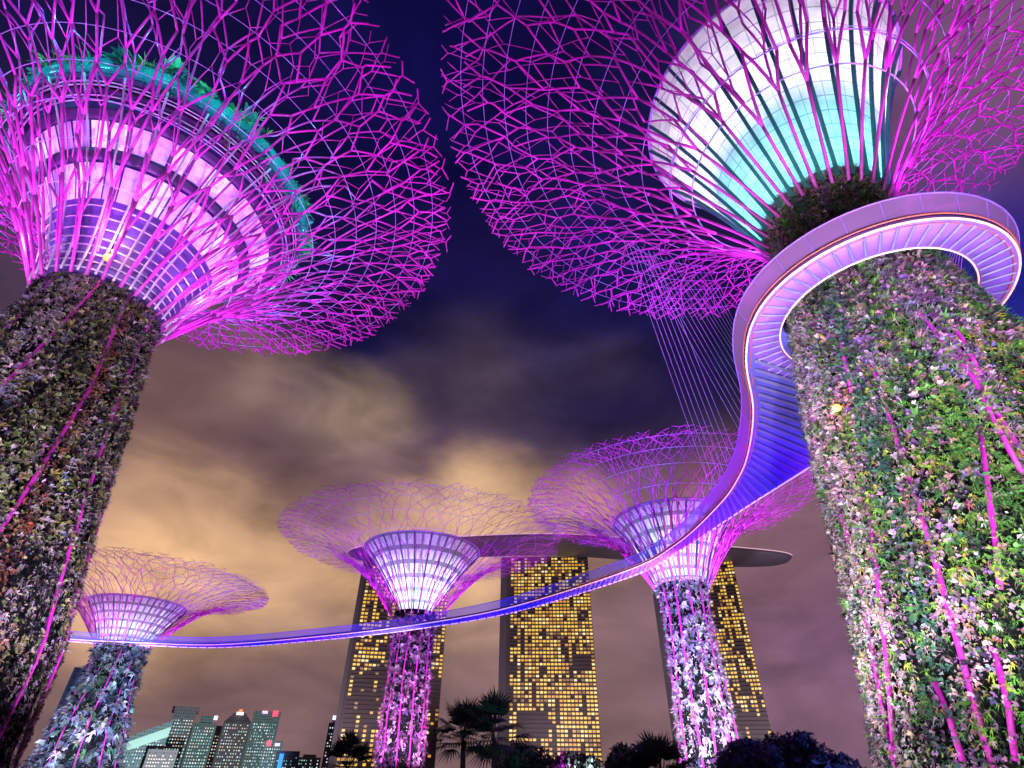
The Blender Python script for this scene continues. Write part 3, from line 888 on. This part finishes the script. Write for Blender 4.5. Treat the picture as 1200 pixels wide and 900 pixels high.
spot((330, 430, 60), (296, 560, 190), 420000, (.8, .68, 1.0), 34)
# ------------------------------------------------------------------ city skyline, far left
GLOW = [mat('city_window_%s' % n, (.4, .4, .4), .4, emit=lin(*c), es=e) for n, c, e in
        (('cool', (190, 225, 220), 1.0), ('warm', (240, 200, 150), 1.0), ('teal', (90, 190, 190), .8), ('white', (250, 250, 250), 1.3), ('dim', (110, 120, 120), .6))]
CITYB = [mat('skyline_wall_%s' % n, c, .6) for n, c in (('slate', (.14, .16, .17)), ('brown', (.17, .14, .15)), ('teal', (.12, .19, .2)), ('navy', (.07, .10, .17)), ('green', (.15, .22, .2)))]


def city(pxl, pxr, ytop, D, wall, label, roof='flat', wins=30, seed=0, mixp=(.35, .2, .15, .1, .2), crown=None, ybase=890):
    A = at_d(pxl, ybase, D); B = at_d(pxr, ybase, D); z = at_d((pxl + pxr) / 2, ytop, D)[2]
    A, B = A[:2], B[:2]; ex = (B - A) / np.linalg.norm(B - A); wid = np.linalg.norm(B - A); mid = (A + B) / 2
    root = empty('skyscraper', (mid[0], mid[1], 0), label, 'skyscraper', 'skyline towers on the left')
    root.rotation_euler = (0, 0, math.atan2(ex[1], ex[0])); dp = wid * .8; h = wid / 2
    if roof == 'flat': MB().box((0, dp / 2, z / 2), (wid, dp, z)).build('body', CITYB[wall], root)
    elif roof == 'slope':
        m = MB(); zl = z * .66
        m.add([(-h, 0, 0), (h, 0, 0), (h, dp, 0), (-h, dp, 0), (-h, 0, zl), (h, 0, z), (h, dp, z), (-h, dp, zl)], [(0, 3, 2, 1), (4, 5, 6, 7), (0, 1, 5, 4), (1, 2, 6, 5), (2, 3, 7, 6), (3, 0, 4, 7)]); m.build('body', CITYB[wall], root)
    elif roof == 'step':
        MB().box((0, dp / 2, z * .44), (wid, dp, z * .88)).build('body', CITYB[wall], root)
        MB().box((0, dp / 2, z * .88 + z * .06), (wid * .55, dp * .55, z * .12)).build('top_block', CITYB[wall], root)
    elif roof == 'cap':
        MB().box((0, dp / 2, z * .46), (wid * .88, dp, z * .92)).build('body', CITYB[wall], root)
        MB().box((0, dp / 2, z * .96), (wid * 1.08, dp * 1.1, z * .08)).build('roof_cap', CITYB[1], root)
    elif roof == 'taper':
        m = MB(); m.box((0, dp / 2, z * .42), (wid, dp, z * .84)); m.add([(-h, 0, z * .842), (h, 0, z * .842), (h, dp, z * .842), (-h, dp, z * .842), (-h * .4, dp * .3, z), (h * .4, dp * .3, z), (h * .4, dp * .7, z), (-h * .4, dp * .7, z)],
                                                                         [(0, 3, 2, 1), (4, 5, 6, 7), (0, 1, 5, 4), (1, 2, 6, 5), (2, 3, 7, 6), (3, 0, 4, 7)]); m.build('body', CITYB[wall], root)
    for cr in (crown or ()):
        cx, cz, w_, h_, mm = cr
        MB().box((cx * h, -.6, cz * z), (w_ * wid, 1.0, h_ * z)).build('crown_light', mm, root)
    rng = np.random.default_rng(seed); cols = max(4, int(wid / (5.0 * D / 1400))); rows = max(5, int(z * (.8 if roof != 'slope' else .62) / (5 * D / 1400))); wins = int(wins * 3.2)
    cells = [(r, c) for r in range(rows) for c in range(cols)]; rng.shuffle(cells); mesh = {}
    for r, c in cells[:wins]:
        k = int(rng.choice(5, p=mixp)); cw = wid * .86 / cols; fl = z * (.82 if roof != 'slope' else .64) / rows
        if k not in mesh:
            b = MB(); b.box((0, 0, 0), (cw * .42, .4, fl * .34)); mesh[k] = raw_mesh('window', np.array(b.v), b.f); mesh[k].materials.append(GLOW[k])
        o = link('window', mesh[k], None, root); o.location = (-wid * .43 + (c + .5) * cw, -.25, (r + .5) * fl)
    return root


city(196, 222, 852, 1700, 0, 'grey slab block half hidden behind the capped slate tower', 'flat', 20, 11)
city(236, 254, 850, 1720, 1, 'narrow mauve tower glimpsed between the greenish and the tapering tower', 'flat', 18, 12, (.2, .5, .1, .1, .1))
city(262, 300, 858, 1700, 2, 'wide teal block seen behind the tapering brown tower', 'flat', 24, 13, (.3, .1, .5, .1, 0))
city(348, 376, 884, 1600, 0, 'lowest grey block between the squat navy block and thin dark tower', 'step', 10, 14)
CW = mat('crown_white', (.8, .8, .8), .4, emit=lin(235, 245, 250), es=1.3)
CR = mat('crown_red', (.8, .1, .1), .4, emit=lin(255, 60, 90), es=1.8)
CO = mat('crown_orange', (.8, .3, .1), .4, emit=lin(255, 120, 60), es=1.5)
CB = mat('crown_blue', (.1, .3, .8), .4, emit=lin(50, 150, 255), es=1.2)
CP = mat('crown_pink', (.8, .5, .7), .4, emit=lin(255, 170, 230), es=1.8)
for wn_ in ('slate', 'brown', 'teal', 'navy', 'green'):   # spandrels and piers of the curtain walls
    m_ = MATS['skyline_wall_' + wn_]; t_ = m_.node_tree; b_ = t_.nodes['Principled BSDF']; c0 = tuple(b_.inputs['Base Color'].default_value)[:3]
    oc_ = N('ShaderNodeTexCoord', t_); mp_ = N('ShaderNodeMapping', t_); mp_.inputs['Rotation'].default_value = (PI / 2, 0, 0); L(oc_.outputs['Object'], mp_.inputs[0], t_)
    bk_ = N('ShaderNodeTexBrick', t_); bk_.offset = 0.0; bk_.inputs['Scale'].default_value = 1.0; bk_.inputs['Brick Width'].default_value = 4.0; bk_.inputs['Row Height'].default_value = 5.0
    bk_.inputs['Mortar Size'].default_value = .9; bk_.inputs['Color1'].default_value = (*[v * .35 for v in c0], 1); bk_.inputs['Color2'].default_value = (*[v * .8 for v in c0], 1); bk_.inputs['Mortar'].default_value = (*[v * 1.25 for v in c0], 1)
    L(mp_.outputs[0], bk_.inputs['Vector'], t_); L(bk_.outputs['Color'], b_.inputs['Base Color'], t_)
GREENG = mat('lit_green_roof', (.3, .5, .42), .4, emit=lin(150, 205, 180), es=.4)
city(40, 102, 780, 620, 3, 'dark navy office block beside the bluish leafy trunk', 'flat', 24, 1, (.4, .1, .4, .1, .0))
spot((-230, 330, 1), (-400, 470, 60), 500000, (.35, .5, 1.0), 50)  # fill added to lift the navy block, no lamp seen there
tG = city(138, 188, 842, 1250, 2, 'pale green building with a long slanting lit roof', 'slope', 24, 2, (.3, .1, .4, .1, .1))
hG = (at_d(188, 890, 1250) - at_d(138, 890, 1250)); wG = float(np.hypot(hG[0], hG[1])) / 2; zG = float(at_d(163, 842, 1250)[2])
m = MB(); m.add([(-wG, -1.5, zG * .40), (wG, -1.5, zG * .70), (wG, -1.5, zG * .88), (-wG, -1.5, zG * .56), (-wG, -.2, zG * .40), (wG, -.2, zG * .70), (wG, -.2, zG * .88), (-wG, -.2, zG * .56)],
                [(0, 1, 2, 3), (7, 6, 5, 4), (0, 4, 5, 1), (1, 5, 6, 2), (2, 6, 7, 3), (3, 7, 4, 0)])
m.build('lit_roof', GREENG, tG)
city(184, 215, 827, 1400, 0, 'slate tower wearing a dark overhanging roof slab', 'cap', 38, 3)
city(214, 243, 838, 1450, 4, 'greenish tower with one small white light at its right corner', 'step', 36, 4, (.5, .1, .25, .1, .05), ((.72, .97, .16, .07, CW),))
city(250, 284, 834, 1500, 1, 'brown tapering tower with bright white and orange crown', 'taper', 40, 5, (.3, .25, .1, .2, .15), ((0, .98, .26, .05, CW), (0, 1.03, .12, .03, CO)))
city(284, 317, 833, 1450, 4, 'green lit tower with pink and red signs at its top', 'flat', 40, 6, (.4, .1, .35, .15, 0), ((-.2, .985, .2, .04, CP), (.6, .97, .2, .09, CR)))
city(305, 328, 868, 1300, 2, 'low tower carrying a red sign and a white lamp', 'flat', 16, 7, (.4, .1, .3, .2, 0), ((-.5, .93, .25, .14, CR), (.4, .9, .25, .07, CP)))
city(322, 350, 880, 1200, 3, 'squat navy block with an electric blue lit corner', 'flat', 8, 8, (.3, .0, .5, .2, 0), ((-.5, .6, .18, .6, CB),))
city(378, 394, 838, 1300, 3, 'thin dark tower with a white top beside the left hotel tower', 'step', 10, 9, (.3, .2, .1, .2, .2), ((0, .96, .6, .07, CW),))
city(170, 206, 878, 1200, 1, 'low brown block with warm lit floors under the slate tower', 'flat', 14, 10, (.1, .8, 0, .1, 0))

# ------------------------------------------------------------------ dark palms and trees along the bottom
BARK = mat('dark_bark', (.05, .04, .035), .9, noise=.3, nscale=3)


def leaf_mesh(V, F, C4):
    me = raw_mesh('crown', np.array(V), np.array(F))
    at = me.attributes.new('leaf_colour', 'FLOAT_COLOR', 'POINT')
    at.data.foreach_set('color', np.concatenate([np.array(C4), np.ones((len(C4), 1))], 1).astype(np.float32).ravel())
    return me


def fan_palm(px, ytop, D, label, seed, spread=2.6, group='dark palms by the hotel'):
    top = at_d(px, ytop, D); rng = np.random.default_rng(seed); h = top[2] - spread * .75
    root = empty('fan_palm', (top[0], top[1], 0), label, 'palm', group)
    MB().tube([(0, 0, 0), (.1, 0, h * .5), (0, .05, h)], .32, 8, .2).build('trunk', BARK, root, True)
    V, F, Cc = [], [], []
    for i in range(44):
        a = rng.random() * 2 * PI; e = rng.uniform(-.5, 1.45); d = np.array([math.cos(a) * math.cos(e), math.sin(a) * math.cos(e), math.sin(e)])
        st = spread * rng.uniform(.4, .6); c = np.array([0, 0, h]) + d * st
        s = np.cross(d, [0, 0, 1]); s /= np.linalg.norm(s) + 1e-6
        n_ = np.cross(s, d); tone = rng.uniform(.6, 1.3)
        o = len(V); b0 = np.array([0, 0, h]); V += [b0 - s * .03, b0 + s * .03, c + s * .03, c - s * .03]; F.append((o, o + 1, o + 2, o + 3)); Cc += [(.02 * tone, .035 * tone, .02 * tone)] * 4
        for k in range(13):
            f = (k - 6) / 6 * 1.25; ld = d * math.cos(f) + s * math.sin(f); ln = spread * rng.uniform(.42, .58) * (1 - .15 * abs(f))
            w = np.cross(ld, n_) * .055 * spread / 2.6; mid = c + ld * ln * .6; tip = c + ld * ln - np.array([0, 0, .22 * ln]) * (1 if e < .9 else .3)
            o = len(V); V += [c - w * .3, c + w * .3, mid + w, mid - w, tip + w * .1, tip - w * .1]
            F += [(o, o + 1, o + 2, o + 3), (o + 3, o + 2, o + 4, o + 5)]; Cc += [(.03 * tone, .06 * tone, .04 * tone)] * 6
    link('crown', leaf_mesh(V, F, Cc), LEAF, root)


def broad_tree(px, ytop, D, label, seed, w=4.0, group='dark trees along the bottom', tint=(.03, .055, .04)):
    top = at_d(px, ytop, D); rng = np.random.default_rng(seed); H = top[2]
    root = empty('broadleaf_tree', (top[0], top[1], 0), label, 'tree', group)
    m = MB(); m.tube([(0, 0, 0), (.1, .1, H * .3), (0, 0, H * .6)], .3, 8, .14)
    cl = []
    for k in range(6):
        a = 2 * PI * k / 6 + rng.random(); e = np.array([math.cos(a) * w * .55, math.sin(a) * w * .55, H * rng.uniform(.6, .85)])
        m.tube([(0, 0, H * rng.uniform(.3, .5)), e * .6 + np.array([0, 0, H * .22]), e], .12, 5, .04); cl.append((e, w * .38))
    m.build('trunk', BARK, root, True)
    cl.append((np.array([0, 0, H - w * .3]), w * .34))
    for _ in range(5): cl.append((np.array([rng.normal() * w * .35, rng.normal() * w * .35, H * rng.uniform(.6, .9)]), w * .28))
    V, F, Cc = [], [], []
    for c, r in cl:
        tone = rng.uniform(.55, 1.5)
        for _ in range(150):
            d = rng.normal(size=3); d /= np.linalg.norm(d); p = c + d * r * rng.random() ** .4; p[2] = min(p[2], H)
            u = rng.normal(size=3); u /= np.linalg.norm(u); v = np.cross(u, d); v /= np.linalg.norm(v) + 1e-6; s = rng.uniform(.16, .34)
            o = len(V); V += [p - u * s, p + v * s * .45, p + u * s, p - v * s * .45]; F.append((o, o + 1, o + 2, o + 3)); Cc += [tuple(x * tone for x in tint)] * 4
    link('crown', leaf_mesh(V, F, Cc), LEAF, root)


fan_palm(545, 828, 62, 'tall dark fan palm, left one of the pair before the hotel tower', 1, 3.7)
fan_palm(580, 820, 58, 'tallest dark fan palm, right one of the pair before the hotel tower', 2, 4.0)
fan_palm(412, 866, 60, 'dark palm fronds at the foot of the pinkish trunk', 3, 3.0)
fan_palm(770, 868, 46, 'dark palm left of the lilac trunk base', 4, 2.9)
NAVY = (.02, .03, .06)
for a in ((618, 876, 60, 'low dark bush like tree just right of the fan palms', 5, 3.2), (675, 884, 64, 'low dark tree below the right edge of the centre hotel', 6, 3.2),
          (740, 872, 48, 'dark small tree at far left of the lilac trunk', 7, 2.4)): broad_tree(*a)
for a in ((884, 866, 50, 'bluish dark tree right of the lilac trunk', 8, 2.8), (930, 860, 52, 'tallest bluish dark tree in front of the last hotel tower', 9, 2.6),
          (970, 886, 48, 'small bluish tree next to the giant right trunk', 10, 2.4), (868, 872, 45, 'bluish shrubby tree hugging the lilac trunk base', 11, 2.2)): broad_tree(*a, tint=NAVY)
spot((-420, 820, 2), (-590, 1270, 60), 4600000, (.75, .92, 1.0), 60)  # fill added to brighten the skyline walls, source not seen
for hx, hy in ((-140, 470), (40, 470), (200, 500)): spot((hx, hy - 60, 1), (hx, hy + 80, 120), 520000, (1.0, .75, .85), 80)  # warm fill added on the hotel facades, without any visible lamps
spot((22, 30, .5), (27, 44, 5), 12000, (.2, .28, 1.0), 90)  # blue fill added to bring out the dark trees at right
spot((-2, 44, .5), (-4, 60, 7), 1500, (.4, .8, 1.0), 70)
